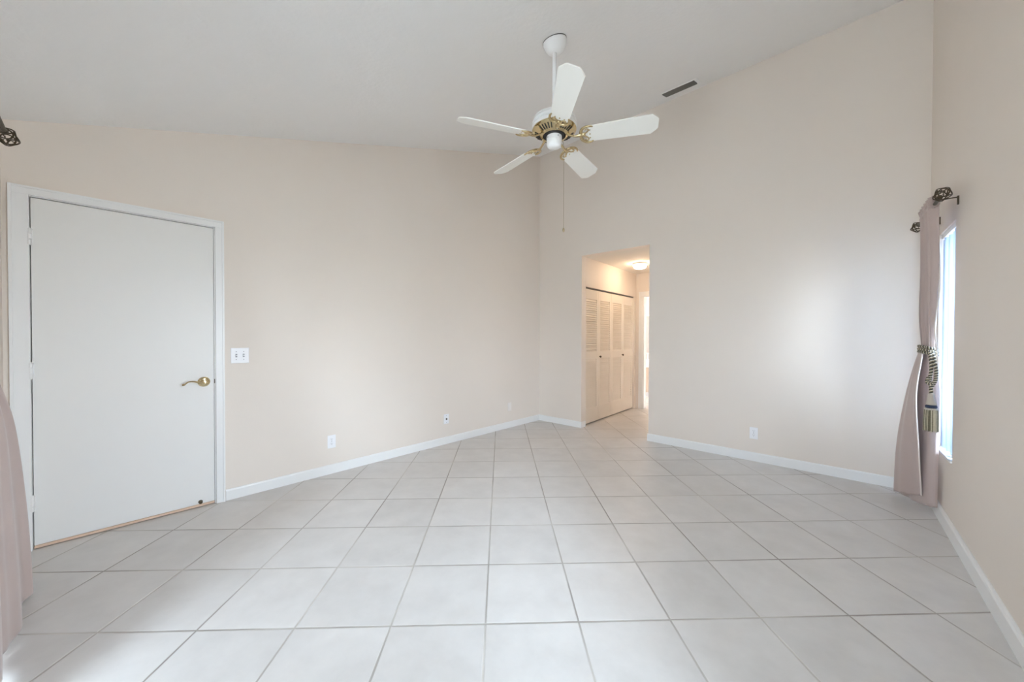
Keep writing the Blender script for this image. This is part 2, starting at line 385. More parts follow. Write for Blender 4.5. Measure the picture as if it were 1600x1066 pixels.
# baseboards
def baseboard(name, F, x0, x1, label, h=0.083, t=0.011):
    bm = new()
    prof = [(0, 0), (-t, 0), (-t, h - 0.012), (-t * 0.75, h - 0.004), (-t * 0.3, h), (0, h)]
    a = [bm.verts.new((x0, y, z)) for y, z in prof]; b = [bm.verts.new((x1, y, z)) for y, z in prof]
    bm.faces.new(a); bm.faces.new(b)
    for i in range(len(prof)): bm.faces.new((a[i], a[(i + 1) % len(prof)], b[(i + 1) % len(prof)], b[i]))
    return tag(obj(name, bm, M_TRIM, m=F), label, 'baseboard', kind='structure')
baseboard('baseboard_left', F_LEFT, 0.892, L1 - 0.011, 'white baseboard from the entry door casing to the far corner')
baseboard('baseboard_back_short', F_BACK, B0, OP0, 'short white baseboard between the far corner and the hall opening')
baseboard('baseboard_back_long', F_BACK, OP1 - 0.011, B1 - 0.02, 'white baseboard between the hall opening and the mauve curtain', h=0.088)
baseboard('baseboard_right', F_RIGHT, R0, R1, 'white baseboard under the narrow window', h=0.095, t=0.018)
baseboard('baseboard_hall', F_HL, -0.011, CL0 - 0.004, 'small white baseboard turning the hall opening corner', t=0.010)

# ------------------------------------------------------------------ entry door
def casing(name, F, xi0, xi1, zi, wl, wr, wt, label, t=0.017, extra=None):
    bm = new()
    if extra: extra(bm)
    box(bm, xi0 - wl, xi0, -t, 0, 0, zi); box(bm, xi1, xi1 + wr, -t, 0, 0, zi)
    box(bm, xi0 - wl, xi1 + wr, -t, 0, zi, zi + wt)
    bead = 0.012                                        # raised outer band of the moulding
    box(bm, xi0 - wl, xi0 - wl + bead, -t - 0.006, -t, 0, zi + wt); box(bm, xi1 + wr - bead, xi1 + wr, -t - 0.006, -t, 0, zi + wt)
    box(bm, xi0 - wl + bead, xi1 + wr - bead, -t - 0.006, -t, zi + wt - bead, zi + wt)
    return tag(obj(name, bm, M_TRIM, m=F, bevel=0.003), label, 'door casing', kind='structure')
def lining(bm):
    box(bm, DR0, 0.0095, 0.003, 0.045, 0, DRZ); box(bm, 0.8297, DR1, 0.003, 0.045, 0, DRZ); box(bm, 0.0095, 0.8297, 0.003, 0.045, 2.0475, DRZ)
casing('trim_1', F_LEFT, 0.009, 0.837, 2.051, 0.070, 0.051, 0.049, 'white casing around the entry door', extra=lining)
door = tag(empty('door_1', moved(F_LEFT, x=0.012)), 'plain white flush entry door with a brass lever, in the left wall', 'door', kind='structure')
bm = new(); box(bm, 0.0012, 0.8155, 0.002, 0.040, 0.022, 2.0425); obj('slab', bm, M_DOOR, door, bevel=0.002)
bm = new(); box(bm, -0.003, 0.823, 0.046, 0.105, 0.0, 2.0535); obj('jamb_rebate', bm, M_GAP, door)
bm = new(); box(bm, 0.001, 0.815, 0.001, 0.042, 0.004, 0.020); obj('bottom_strip', bm, M_SWEEP, door, bevel=0.002)['label'] = 'bare wood strip along the foot of the door'
for z in (1.815, 1.043, 0.273):
    bm = new()
    for k in range(3): lathe(bm, [(0.0088, z - 0.046 + k * 0.031), (0.0088, z - 0.046 + k * 0.031 + 0.0295)], 14, Matrix.Translation((-0.002, -0.0105, 0)))
    lathe(bm, [(0.004, z - 0.050), (0.0065, z - 0.047), (0.004, z - 0.044)], 12, Matrix.Translation((-0.002, -0.0105, 0)))
    lathe(bm, [(0.004, z + 0.044), (0.0065, z + 0.047), (0.004, z + 0.050)], 12, Matrix.Translation((-0.002, -0.0105, 0)))
    box(bm, 0.000, 0.008, -0.008, 0.006, z - 0.045, z + 0.045)
    obj('hinge', bm, M_TRIM, door, smooth=True)
LX, LZ = 0.758, 0.912
face = Matrix.Translation((LX, 0.002, LZ)) @ Matrix.Rotation(PI / 2, 4, 'X')      # lathe axis out of the door
bm = new(); lathe(bm, [(0.036, 0), (0.036, 0.003), (0.033, 0.007), (0.026, 0.009), (0.024, 0.012), (0.014, 0.014), (0.012, 0.030), (0.017, 0.034), (0.017, 0.050), (0.012, 0.055), (0, 0.056)], 36, face)
ro = obj('rosette', bm, M_BRASS, door, smooth=True); ro['label'] = 'round polished brass rose'
bm = new()
pts = catmull([(LX, -0.045, LZ), (LX - 0.03, -0.046, LZ + 0.001), (LX - 0.060, -0.047, LZ + 0.010), (LX - 0.088, -0.049, LZ + 0.009), (LX - 0.108, -0.050, LZ - 0.006), (LX - 0.119, -0.048, LZ - 0.010)], 22)
tube(bm, pts, [0.0095 - 0.0035 * min(1, i / 12) + (0.003 if i > 16 else 0) for i in range(22)], 12, flat=0.8)
lv = obj('lever', bm, M_BRASS, door, smooth=True); lv['label'] = 'wavy polished brass lever'
bm = new(); box(bm, 0.8165, 0.8205, -0.001, 0.012, LZ - 0.016, LZ + 0.016); obj('latch', bm, M_BRONZE, door)
ds = Matrix.Translation((0.735, 0.003, 0.038)) @ Matrix.Rotation(PI / 2, 4, 'X')
bm = new(); lathe(bm, [(0.013, 0), (0.013, 0.003), (0.008, 0.006), (0.007, 0.012), (0.011, 0.014), (0.011, 0.020), (0, 0.022)], 20, ds)
obj('door_stop', bm, M_BRONZE, door, smooth=True)['label'] = 'small dark door stop near the foot'

# ------------------------------------------------------------------ switch and outlets
def plate_bm(w_, h_, t=0.006):
    bm = new(); box(bm, -w_ / 2, w_ / 2, -t, 0, -h_ / 2, h_ / 2); return bm
def screw(bm, x, z, y=-0.0063):
    lathe(bm, [(0.0032, 0), (0.0028, 0.0012), (0, 0.0015)], 10, Matrix.Translation((x, y, z)) @ Matrix.Rotation(PI / 2, 4, 'X'))
sw = tag(empty('light_switch', moved(F_LEFT, 0.983, 0, 1.097)), 'white double toggle light switch plate beside the entry door', 'light switch')
obj('wall_plate', plate_bm(0.114, 0.118), M_PLATE, sw, bevel=0.003)
for sx in (-0.023, 0.023):
    bm = new(); box(bm, sx - 0.0055, sx + 0.0055, -0.0068, -0.0055, -0.013, 0.013); obj('toggle_slot', bm, M_SLOT, sw)
    bm = new(); box(bm, sx - 0.004, sx + 0.004, -0.017, -0.006, 0.001, 0.008, Matrix.Rotation(0.35, 4, 'X')); obj('toggle', bm, M_PLATE, sw, bevel=0.001)
for sx in (-0.023, 0.023):
    for z in (-0.030, 0.030): bm = new(); screw(bm, sx, z); obj('plate_screw', bm, M_SLOT, sw)
def duplex(F, x, z, label):
    r = tag(empty('power_outlet', moved(F, x, 0, z)), label, 'power outlet')
    obj('wall_plate', plate_bm(0.071, 0.117), M_PLATE, r, bevel=0.003)
    for zz in (-0.0205, 0.0205):
        bm = new(); lathe(bm, [(0.0165, 0.0055), (0.0165, 0.0085), (0.0155, 0.0092), (0, 0.0092)], 24, Matrix.Translation((0, 0, zz)) @ Matrix.Rotation(PI / 2, 4, 'X'))
        s_ = obj('socket', bm, M_PLATE, r, smooth=True)
        bm = new()
        box(bm, -0.0075, -0.0050, -0.0097, -0.0088, zz - 0.001, zz + 0.008); box(bm, 0.0050, 0.0075, -0.0097, -0.0088, zz, zz + 0.007)
        lathe(bm, [(0.0028, 0.0088), (0.0028, 0.0097)], 12, Matrix.Translation((0, 0, zz - 0.0075)) @ Matrix.Rotation(PI / 2, 4, 'X'))
        obj('slots', bm, M_SLOT, s_)
    bm = new(); screw(bm, 0, 0); obj('plate_screw', bm, M_SLOT, r)
    return r
duplex(F_LEFT, 1.652, 0.290, 'white duplex power outlet low on the door wall, nearest the entry door')
duplex(F_BACK, 2.690, 0.282, 'white duplex power outlet on the hall wall, right of the opening')
jk = tag(empty('cable_jack', moved(F_LEFT, 2.916, 0, 0.290)), 'white cable jack plate with a dark centre, mid way along the baseboard', 'wall jack')
obj('wall_plate', plate_bm(0.072, 0.112), M_PLATE, jk, bevel=0.003)
bm = new(); lathe(bm, [(0.0095, 0.005), (0.0095, 0.009), (0.006, 0.0095), (0.006, 0.018), (0, 0.018)], 16, Matrix.Rotation(PI / 2, 4, 'X')); obj('connector', bm, M_BRONZE, jk, smooth=True)
for z in (0.041, -0.041): bm = new(); screw(bm, 0, z); obj('plate_screw', bm, M_SLOT, jk)
bp_ = tag(empty('blank_plate', moved(F_LEFT, 3.972, 0, 0.288)), 'small beige blank wall plate near the far corner', 'wall plate')
obj('wall_plate', plate_bm(0.070, 0.115), M_PLATEB, bp_, bevel=0.003)
bm = new(); box(bm, -0.017, 0.017, -0.008, -0.005, -0.034, 0.034); obj('insert', bm, M_PLATEB, bp_, bevel=0.001)
for z in (0.044, -0.044): bm = new(); screw(bm, 0, z); obj('plate_screw', bm, M_PLATEB, bp_)

# ------------------------------------------------------------------ ceiling vent near the back wall
vx = (F_BACK.col[0].xyz).normalized(); vin = -(F_BACK.col[1].xyz).normalized()
vslope = (vin - Vector((0, 0, 0.318))).normalized()     # down the slope, away from the back wall
vn = vx.cross(vslope).normalized()
if vn.z < 0: vn = -vn
vc = Vector((1.950, 2.228, 0)); vc.z = ceil_z(vc.x, vc.y)
vx2 = (vx + Vector((0, 0, 0.016))).normalized()
FV = Matrix(((vx2.x, vslope.x, vn.x, vc.x), (vx2.y, vslope.y, vn.y, vc.y), (vx2.z, vslope.z, vn.z, vc.z), (0, 0, 0, 1)))
vent = tag(empty('air_vent', FV), 'ceiling air vent with dark louvres close to the hall wall', 'air vent')
VL, VW, VB = 0.158, 0.072, 0.026
bm = new()
for a in ((-VL - VB, VL + VB, -VW - VB, -VW), (-VL - VB, VL + VB, VW, VW + VB), (-VL - VB, -VL, -VW, VW), (VL, VL + VB, -VW, VW)): box(bm, *a, -0.006, 0.0)
obj('frame', bm, M_CEIL, vent, bevel=0.002)
bm = new(); box(bm, -VL, VL, -VW, VW, -0.0012, -0.0002); obj('duct_opening', bm, M_BLACK, vent)
for i in range(6):
    y = -VW + (i + 0.5) * 2 * VW / 6
    bm = new(); box(bm, -VL, VL, -0.0105, 0.0105, -0.0008, 0.0008, Matrix.Translation((0, y, -0.008)) @ Matrix.Rotation(0.5, 4, 'X')); obj('louvre', bm, M_VENT, vent)

# ------------------------------------------------------------------ ceiling fan
FX, FY = 0.421, 0.878
fz = ceil_z(FX, FY)
fan = tag(empty('ceiling_fan', Matrix.Translation((FX, FY, fz))), 'white five-blade ceiling fan with polished brass fittings and a pull chain', 'ceiling fan')
def fz_(z): return z - fz + 0.018
nrm_c = Vector((F_BACK.col[1].x * 0.318, F_BACK.col[1].y * 0.318, -1)).normalized()   # ceiling normal, pointing down
tilt = Vector((0, 0, -1)).rotation_difference(nrm_c).to_matrix().to_4x4()
bm = new(); lathe(bm, [(0.066, 0.0), (0.078, -0.002), (0.079, -0.010), (0.077, -0.020), (0.072, -0.042), (0.060, -0.062), (0.040, -0.078), (0.020, -0.083), (0, -0.083)], 40, tilt)
obj('canopy', bm, M_FANW, fan, smooth=True)
bm = new(); lathe(bm, [(0.070, 0.0), (0.0805, 0.0), (0.0805, -0.004), (0.070, -0.004)], 40, tilt); obj('canopy_gap_ring', bm, M_VENT, fan, smooth=True)
bm = new()
lathe(bm, [(0.0135, -0.07), (0.0135, fz_(2.71))], 20); lathe(bm, [(0.021, fz_(2.775)), (0.023, fz_(2.77)), (0.023, fz_(2.725)), (0.026, fz_(2.715))], 20)
obj('downrod', bm, M_FANW, fan, smooth=True)
bm = new(); lathe(bm, [(0, fz_(2.728)), (0.03, fz_(2.728)), (0.062, fz_(2.720)), (0.080, fz_(2.712)), (0.118, fz_(2.704)), (0.138, fz_(2.694)), (0.143, fz_(2.682)), (0.128, fz_(2.678)), (0.128, fz_(2.671)), (0.147, fz_(2.668)),
               (0.147, fz_(2.652)), (0.131, fz_(2.650)), (0.131, fz_(2.643)), (0.149, fz_(2.640)), (0.149, fz_(2.624)), (0.140, fz_(2.620)), (0, fz_(2.620))], 64)
obj('motor_housing', bm, M_FANW, fan, smooth=True, angle=28)
bm = new(); lathe(bm, [(0.146, fz_(2.622)), (0.148, fz_(2.617)), (0.140, fz_(2.611)), (0.128, fz_(2.603)), (0.100, fz_(2.588)), (0.078, fz_(2.578)), (0.074, fz_(2.582)), (0.070, fz_(2.600)), (0.07, fz_(2.621))], 64)
bp2 = obj('motor_bottom_plate', bm, M_BRASS, fan, smooth=True); bp2['label'] = 'polished brass underside of the motor with radial slots'
for k in range(25):                                     # five groups of dark slots around the plate
    a = math.radians(-90.2 + 72 * (k // 5) + 36 + 9.4 * (k % 5 - 2))
    m_ = Matrix.Rotation(a, 4, 'Z') @ Matrix.Translation((0.114, 0, fz_(2.5945))) @ Matrix.Rotation(-0.5, 4, 'Y')
    bm = new(); box(bm, -0.019, 0.019, -0.0030, 0.0030, -0.0022, 0.004, m_); obj('vent_slot', bm, M_BLACK, bp2)
bm = new(); lathe(bm, [(0.069, fz_(2.600)), (0.069, fz_(2.578)), (0.050, fz_(2.576)), (0.050, fz_(2.60))], 48); obj('hub_ring', bm, M_BLACK, fan, smooth=True)
bm = new(); lathe(bm, [(0.044, fz_(2.585)), (0.050, fz_(2.580)), (0.0515, fz_(2.570)), (0.0515, fz_(2.553)), (0.0495, fz_(2.551)), (0.0495, fz_(2.549)), (0.0515, fz_(2.547)), (0.0510, fz_(2.530)), (0.046, fz_(2.513)), (0.036, fz_(2.504)), (0.015, fz_(2.500)), (0, fz_(2.500))], 48)
sh = obj('switch_housing', bm, M_FANW, fan, smooth=True)
for a in (0.3, 1.9, 3.6, 5.1):
    bm = new(); lathe(bm, [(0.004, 0.0), (0.0035, 0.002), (0, 0.0025)], 10, Matrix.Rotation(a, 4, 'Z') @ Matrix.Translation((0.051, 0, fz_(2.562))) @ Matrix.Rotation(PI / 2, 4, 'Y'))
    obj('housing_screw', bm, M_SLOT, sh)
BZ = 2.563
def blade_mesh():
    bm = new()
    r0, r1 = 0.215, 0.655; w0, w1 = 0.060, 0.072; c = 0.028
    out_ = [(r0, -w0 * 0.86), (r0 + 0.012, -w0), (r1 - c * 1.5, -w1), (r1 - 0.008, -w1 + c), (r1, -w1 + c + 0.012), (r1, w1 - c - 0.012), (r1 - 0.008, w1 - c), (r1 - c * 1.5, w1), (r0 + 0.012, w0), (r0, w0 * 0.86)]
    extrude_outline(bm, out_, -0.0035, 0.0035)
    return bm
def crescent(bm, side):
    """one horn of the blade holder, curling out along the blade's edge"""
    pts = catmull([(0.178, 0.004 * side, 0), (0.180, 0.024 * side, -0.002), (0.190, 0.046 * side, -0.004), (0.212, 0.060 * side, -0.006), (0.240, 0.061 * side, -0.007), (0.256, 0.054 * side, -0.006)], 20)
    tube(bm, pts, [0.012 - 0.0075 * (i / 19) ** 1.5 for i in range(20)], 10, flat=0.75)
    inner = catmull([(0.184, 0.006 * side, -0.002), (0.206, 0.012 * side, -0.005), (0.224, 0.026 * side, -0.007), (0.226, 0.040 * side, -0.007), (0.214, 0.044 * side, -0.007), (0.205, 0.036 * side, -0.007)], 18)
    tube(bm, inner, [0.0058 - 0.0025 * i / 17 for i in range(18)], 8, flat=0.8)
pitch = Matrix.Rotation(-math.radians(18), 4, 'X')
base_blade = None
for k in range(5):
    m_ = Matrix.Rotation(math.radians(-90.2 + 72 * k), 4, 'Z') @ Matrix.Translation((0, 0, fz_(BZ))) @ pitch
    if base_blade is None:
        bl = obj('blade', blade_mesh(), M_BLADE, fan, m_, bevel=0.0015); base_blade = bl
        bm = new(); crescent(bm, 1); crescent(bm, -1)
        tube(bm, catmull([(0.076, 0, 0.030), (0.11, 0, 0.008), (0.145, 0, -0.006), (0.182, 0, -0.003)], 12), [0.011, 0.0105, 0.010, 0.009, 0.0085, 0.008, 0.0085, 0.009, 0.010, 0.011, 0.012, 0.012], 10, flat=0.7)
        lathe(bm, [(0, -0.012), (0.009, -0.011), (0.012, -0.006), (0.012, 0.002)], 16, Matrix.Translation((0.196, 0, 0)))
        bi_ = obj('blade_holder', bm, M_BRASS, bl, smooth=True, angle=60); bi_['label'] = 'scrolled brass blade holder'
        bs_ = []
        for y in (-0.030, 0, 0.030):
            bm = new(); lathe(bm, [(0.0045, -0.0035), (0.0045, -0.006), (0, -0.0065)], 10, Matrix.Translation((0.236, y, 0))); bs_.append(obj('blade_screw', bm, M_BRASS, bl))
    else:
        b2 = bl.copy(); COL.objects.link(b2); b2.parent = fan; b2.matrix_local = m_
        for ch in [bi_] + bs_:
            c2 = ch.copy(); COL.objects.link(c2); c2.parent = b2
cx_, cy_ = 0.040, -0.030
bm = new(); tube(bm, [(cx_ * 1.15, cy_ * 1.15, fz_(2.528)), (cx_ * 1.4, cy_ * 1.4, fz_(2.515)), (cx_ * 1.45, cy_ * 1.45, fz_(2.49)), (cx_ * 1.45, cy_ * 1.45, fz_(1.93))], 0.0013, 6)
pc = obj('pull_chain', bm, M_CHAIN, fan)
bm = new(); lathe(bm, [(0, fz_(1.955)), (0.003, fz_(1.953)), (0.007, fz_(1.943)), (0.0075, fz_(1.933)), (0.004, fz_(1.925)), (0, fz_(1.924))], 14, Matrix.Translation((cx_ * 1.45, cy_ * 1.45, 0)))
obj('pendant', bm, M_CHAIN, pc, smooth=True)

# ------------------------------------------------------------------ closet doors
def bifold(name, x0, lead_first, label):
    r = tag(empty(name, moved(F_HL, x0, 0.022, 0)), label, 'closet door', kind='structure')
    W_ = 0.4155; Z0, Z1 = 0.018, CLZ - 0.022; st = 0.052
    for k in range(2):
        a = k * (W_ + 0.002); b = a + W_
        bm = new()
        box(bm, a, a + st, 0, 0.030, Z0, Z1); box(bm, b - st, b, 0, 0.030, Z0, Z1)
        for z0, z1 in ((Z0, 0.225), (0.925, 1.035), (1.790, Z1)): box(bm, a + st, b - st, 0, 0.030, z0, z1)
        leaf = obj('leaf', bm, M_CLOSET, r, bevel=0.0015)
        for z0, z1 in ((0.225, 0.925), (1.035, 1.790)):
            bm = new(); n_ = int(round((z1 - z0) / 0.031))
            for i in range(n_):
                z = z0 + (i + 0.5) * (z1 - z0) / n_
                box(bm, a + st, b - st, -0.0185, 0.0185, -0.0035, 0.0035, Matrix.Translation((0, 0.0105, z)) @ Matrix.Rotation(1.10, 4, 'X'))
            obj('louvre_panel', bm, M_CLOSET, leaf)
    kx = (W_ + 0.030) if lead_first else (W_ - 0.022)
    bm = new(); lathe(bm, [(0.006, 0), (0.006, 0.012), (0.015, 0.017), (0.017, 0.024), (0.013, 0.030), (0, 0.032)], 20, Matrix.Translation((kx, 0, 0.957)) @ Matrix.Rotation(PI / 2, 4, 'X'))
    obj('knob', bm, M_BRONZE, r, smooth=True)['label'] = 'dark round knob'
    return r
bifold('door_2', CL0 + 0.001, True, 'almond louvred bifold closet door nearer the bedroom, left of the pair')
bifold('door_3', CL0 + 0.001 + 0.836, False, 'almond louvred bifold closet door nearer the bathroom, right of the pair')
bm = new(); box(bm, CL0, CL1, 0.018, 0.055, CLZ - 0.016, CLZ)
tag(obj('trim_4', bm, M_VENT, m=F_HL), 'dark metal track above the louvred closet doors', 'door track', kind='structure')

# bathroom door casing
casing('trim_2', F_END, BD0, BD1, BDZ, 0.072, 0.072, 0.072, 'white casing of the bathroom doorway at the end of the hall')
bm = new(); box(bm, BD0 - 0.001, BD0 + 0.014, 0.0, 0.11, 0, BDZ); box(bm, BD1 - 0.014, BD1 + 0.001, 0.0, 0.11, 0, BDZ); box(bm, BD0, BD1, 0.0, 0.11, BDZ - 0.014, BDZ + 0.001)
tag(obj('trim_3', bm, M_TRIM, m=F_END), 'white jamb lining of the bathroom doorway', 'door jamb', kind='structure')

# hall lamp
hl = tag(empty('ceiling_light', Matrix.Translation((2.150, 3.790, OPZ))), 'small round lit glass lamp on the hall ceiling', 'ceiling light')
bm = new(); lathe(bm, [(0.02, 0), (0.098, 0), (0.100, -0.006), (0.100, -0.024), (0.094, -0.028), (0.02, -0.028)], 40); obj('base_ring', bm, M_FANW, hl, smooth=True)
bm = new(); lathe(bm, [(0.092, -0.028), (0.096, -0.036), (0.094, -0.050), (0.082, -0.068), (0.060, -0.080), (0.030, -0.087), (0, -0.088)], 40); obj('glass_dome', bm, M_DOME, hl, smooth=True)

# bathroom: vanity, mirror, faucet, lamp
vy = 3.15
van = tag(empty('vanity', moved(F_BACK, 0.0, vy, 0)), 'white bathroom vanity with tan door panels, seen through the hall', 'vanity')
bm = new(); box(bm, -0.6, 1.3, 0.03, BY1 - vy - 0.002, 0.07, 0.74); box(bm, -0.6, 1.3, 0.09, BY1 - vy - 0.002, 0.0, 0.07); obj('cabinet', bm, M_TRIM, van, bevel=0.003)
bm = new(); box(bm, -0.62, 1.32, 0.0, BY1 - vy - 0.002, 0.74, 0.775); box(bm, -0.62, 1.32, BY1 - vy - 0.02, BY1 - vy - 0.001, 0.775, 0.86); obj('countertop', bm, M_COUNTER, van, bevel=0.004)
for x0 in (-0.55, -0.08, 0.39, 0.86):
    bm = new(); box(bm, x0, x0 + 0.40, 0.012, 0.030, 0.10, 0.62); pd = obj('cabinet_door', bm, M_TAN, van, bevel=0.004)
    bm = new(); lathe(bm, [(0.006, 0), (0.012, 0.012), (0.010, 0.02), (0, 0.022)], 14, Matrix.Translation((x0 + 0.35, 0.012, 0.56)) @ Matrix.Rotation(PI / 2, 4, 'X')); obj('knob', bm, M_CHROME, pd, smooth=True)
fa = tag(empty('faucet', moved(F_BACK, 0.30, 3.50, 0.775)), 'chrome faucet on the white bathroom countertop', 'faucet')
bm = new(); lathe(bm, [(0.028, 0), (0.026, 0.012), (0.016, 0.02), (0.014, 0.09), (0, 0.095)], 20); obj('body', bm, M_CHROME, fa, smooth=True)
bm = new(); tube(bm, catmull([(0, 0, 0.06), (0, -0.04, 0.10), (0, -0.09, 0.11), (0, -0.12, 0.085)], 14), 0.010, 10); obj('spout', bm, M_CHROME, fa, smooth=True)
for s_ in (-1, 1):
    bm = new(); lathe(bm, [(0.022, 0), (0.018, 0.03), (0.022, 0.04), (0.02, 0.06), (0, 0.064)], 16, Matrix.Translation((0.09 * s_, 0, 0))); obj('tap_handle', bm, M_CHROME, fa, smooth=True)
mi_ = tag(empty('mirror', moved(F_BACK, 0.0, BY1, 0)), 'wall mirror above the bathroom countertop', 'mirror')
bm = new(); box(bm, -0.5, 0.26, -0.008, -0.002, 0.90, 1.72); obj('glass', bm, M_MIRROR, mi_)
bm = new()
for a in ((-0.515, 0.275, 0.885, 0.90), (-0.515, 0.275, 1.72, 1.735)): box(bm, a[0], a[1], -0.014, -0.001, a[2], a[3])
for a in ((-0.515, -0.50), (0.26, 0.275)): box(bm, a[0], a[1], -0.014, -0.001, 0.90, 1.72)
obj('frame', bm, M_TRIM, mi_)
BATH_POWER = 4
area('bathroom_lamp', moved(F_BACK, 0.5, 2.8, OPZ - 0.03), 0.9, 0.5, BATH_POWER, (1.0, 0.90, 0.82))

# ------------------------------------------------------------------ sliding glass door and the window
def window(name, F, x0, x1, z0, z1, panes, y, label, fw=0.045):
    r = tag(empty(name, F), label, 'window', kind='structure')
    bm = new(); box(bm, x0, x1, y, y + 0.04, z0, z0 + fw); box(bm, x0, x1, y, y + 0.04, z1 - fw, z1)
    box(bm, x0, x0 + fw, y, y + 0.04, z0 + fw, z1 - fw); box(bm, x1 - fw, x1, y, y + 0.04, z0 + fw, z1 - fw)
    for k in range(1, panes):
        xm = x0 + (x1 - x0) * k / panes; box(bm, xm - fw / 2, xm + fw / 2, y, y + 0.04, z0 + fw, z1 - fw)
    obj('window_frame', bm, M_ALU, r, bevel=0.003)
    for k in range(panes):
        a = x0 + (x1 - x0) * k / panes + (fw if k == 0 else fw / 2); b = x0 + (x1 - x0) * (k + 1) / panes - (fw if k == panes - 1 else fw / 2)
        bm = new(); box(bm, a, b, y + 0.018, y + 0.022, z0 + fw, z1 - fw); obj('pane', bm, M_GLASS, r)
    return r
window('window_1', F_RIGHT, WN0, WN1, WNZ0, WNZ1, 1, 0.068, 'narrow tall window behind the white vertical blinds', fw=0.03)
window('window_added_3', F_RIGHT, WM0, WM1, WNZ0, WNZ1, 1, 0.068, 'added narrow window in the side wall beside the camera, for more daylight', fw=0.03)
window('window_2', F_NEAR, SL0, SL1, 0.0, SLH, 1, 0.06, 'glass door beside the left curtain, behind the camera')
window('window_added_4', F_NEAR, SM0, SM1, SMZ, SLH, 1, 0.06, 'added window directly behind the camera, for more daylight')
bm = new(); box(bm, WN0 + 0.001, WN1 - 0.001, -0.010, 0.068, WNZ0 - 0.0005, WNZ0 + 0.014)
tag(obj('window_sill', bm, M_TRIM, m=F_RIGHT, bevel=0.003), 'thin white sill under the vertical blinds', 'window sill', kind='structure')
vb = tag(empty('vertical_blinds', moved(F_RIGHT, (WN0 + WN1) / 2, 0.030, 0)), 'white vertical blinds filling the narrow window recess', 'window blinds')
bm = new(); box(bm, (WN0 - WN1) / 2 + 0.002, (WN1 - WN0) / 2 - 0.002, -0.020, 0.020, WNZ1 - 0.034, WNZ1 - 0.002); obj('head_rail', bm, M_TRIM, vb, bevel=0.002)
ns = 5; sw_ = 0.084
for i in range(ns):
    x = (WN0 - WN1) / 2 + 0.042 + i * (WN1 - WN0 - 0.084) / (ns - 1)
    m_ = Matrix.Translation((x, 0.0, 0)) @ Matrix.Rotation(0.40 + 0.12 * ((i * 2) % 3 - 1), 4, 'Z')
    bm = new(); cols = 8
    za, zb = WNZ0 + 0.020, WNZ1 - 0.040
    rows = [[bm.verts.new(m_ @ Vector((-sw_ / 2 + sw_ * c / cols, 0.007 * (1 - (2 * c / cols - 1) ** 2), z))) for c in range(cols + 1)] for z in (za, zb)]
    for c in range(cols): bm.faces.new((rows[0][c], rows[0][c + 1], rows[1][c + 1], rows[1][c]))
    o = obj('slat', bm, M_BLIND, vb, smooth=True)
    sd = o.modifiers.new('thickness', 'SOLIDIFY'); sd.thickness = 0.001
    bm = new(); box(bm, -0.008, 0.008, -0.003, 0.003, WNZ1 - 0.041, WNZ1 - 0.034, m_); obj('slat_clip', bm, M_TRIM, o)

# ------------------------------------------------------------------ curtain rods with openwork finials
def finial(parent, cx, cy, cz, sgn):
    """openwork ovoid of ringed bronze hoops, long axis along the rod"""
    bm = new()
    RX, RR = 0.045, 0.038
    ring_n = 5
    def surf(u, ph): return Vector((RX * math.cos(u), RR * math.sin(u) * math.cos(ph), RR * math.sin(u) * math.sin(ph)))
    C0 = Matrix.Translation((cx, cy, cz))
    for k in range(ring_n):                             # round hoops side by side around the ball
        ph = 2 * PI * k / ring_n + 0.3
        ctr = surf(PI / 2, ph); ea = (surf(PI / 2, ph + 0.01) - surf(PI / 2, ph - 0.01)).normalized()
        pts = []
        for i in range(28):
            a = 2 * PI * i / 28; u = PI / 2 + 0.80 * math.cos(a); p2 = ph + 0.62 * math.sin(a)
            pts.append(surf(u, p2))
        tube(bm, pts, 0.0029, 8, closed=True, m=C0)
    for sx in (-1, 1):                                  # small hoops at the ends
        u = 0.62 if sx > 0 else PI - 0.62
        tube(bm, [surf(u, 2 * PI * i / 28) for i in range(28)], 0.0029, 8, closed=True, m=C0)
    for k in range(ring_n):
        ph = 2 * PI * (k + 0.5) / ring_n + 0.3
        for sx in (0, PI):
            tube(bm, [surf(abs(sx - u), ph) for u in (0.30, 0.45, 0.62)], 0.0024, 6, m=C0)
    lathe(bm, [(0, -0.005), (0.005, -0.003), (0.006, 0), (0.005, 0.003), (0, 0.005)], 14, C0 @ Matrix.Translation((sgn * (RX + 0.004), 0, 0)) @ Matrix.Rotation(PI / 2, 4, 'Y'))
    lathe(bm, [(0.010, -0.022), (0.013, -0.016), (0.009, -0.010), (0.013, -0.002), (0.010, 0.006), (0.006, 0.010)], 18, C0 @ Matrix.Translation((-sgn * (RX + 0.012), 0, 0)) @ Matrix.Rotation(PI / 2 * sgn, 4, 'Y'))
    return obj('finial', bm, M_BRONZE, parent, smooth=True, angle=60)
def curtain_rod(F, f0, f1, br, y, z, label, drop=0.045):
    r = tag(empty('curtain_rod', moved(F, (f0 + f1) / 2, y, z)), label, 'curtain rod'); c = (f0 + f1) / 2
    bm = new(); tube(bm, [(f0 - c + 0.05, 0, 0), (f1 - c - 0.05, 0, 0)], 0.0095, 14); obj('pole', bm, M_BRONZE, r, smooth=True)
    finial(r, f0 - c, 0, 0, -1); finial(r, f1 - c, 0, 0, 1)
    for b in br:
        bm = new(); x = b - c
        tube(bm, catmull([(x, 0.0, -0.016), (x, 0.012, -0.006), (x, 0.02, 0.022), (x, 0.05, 0.026), (x, -y - 0.006, 0.026)], 14), 0.0038, 8)
        box(bm, x - 0.006, x + 0.006, -y - 0.008, -y, 0.026 - drop, 0.034)
        obj('bracket', bm, M_BRONZE, r, smooth=True)
    return r
ROD_Y, ROD_Z = -0.099, 2.078
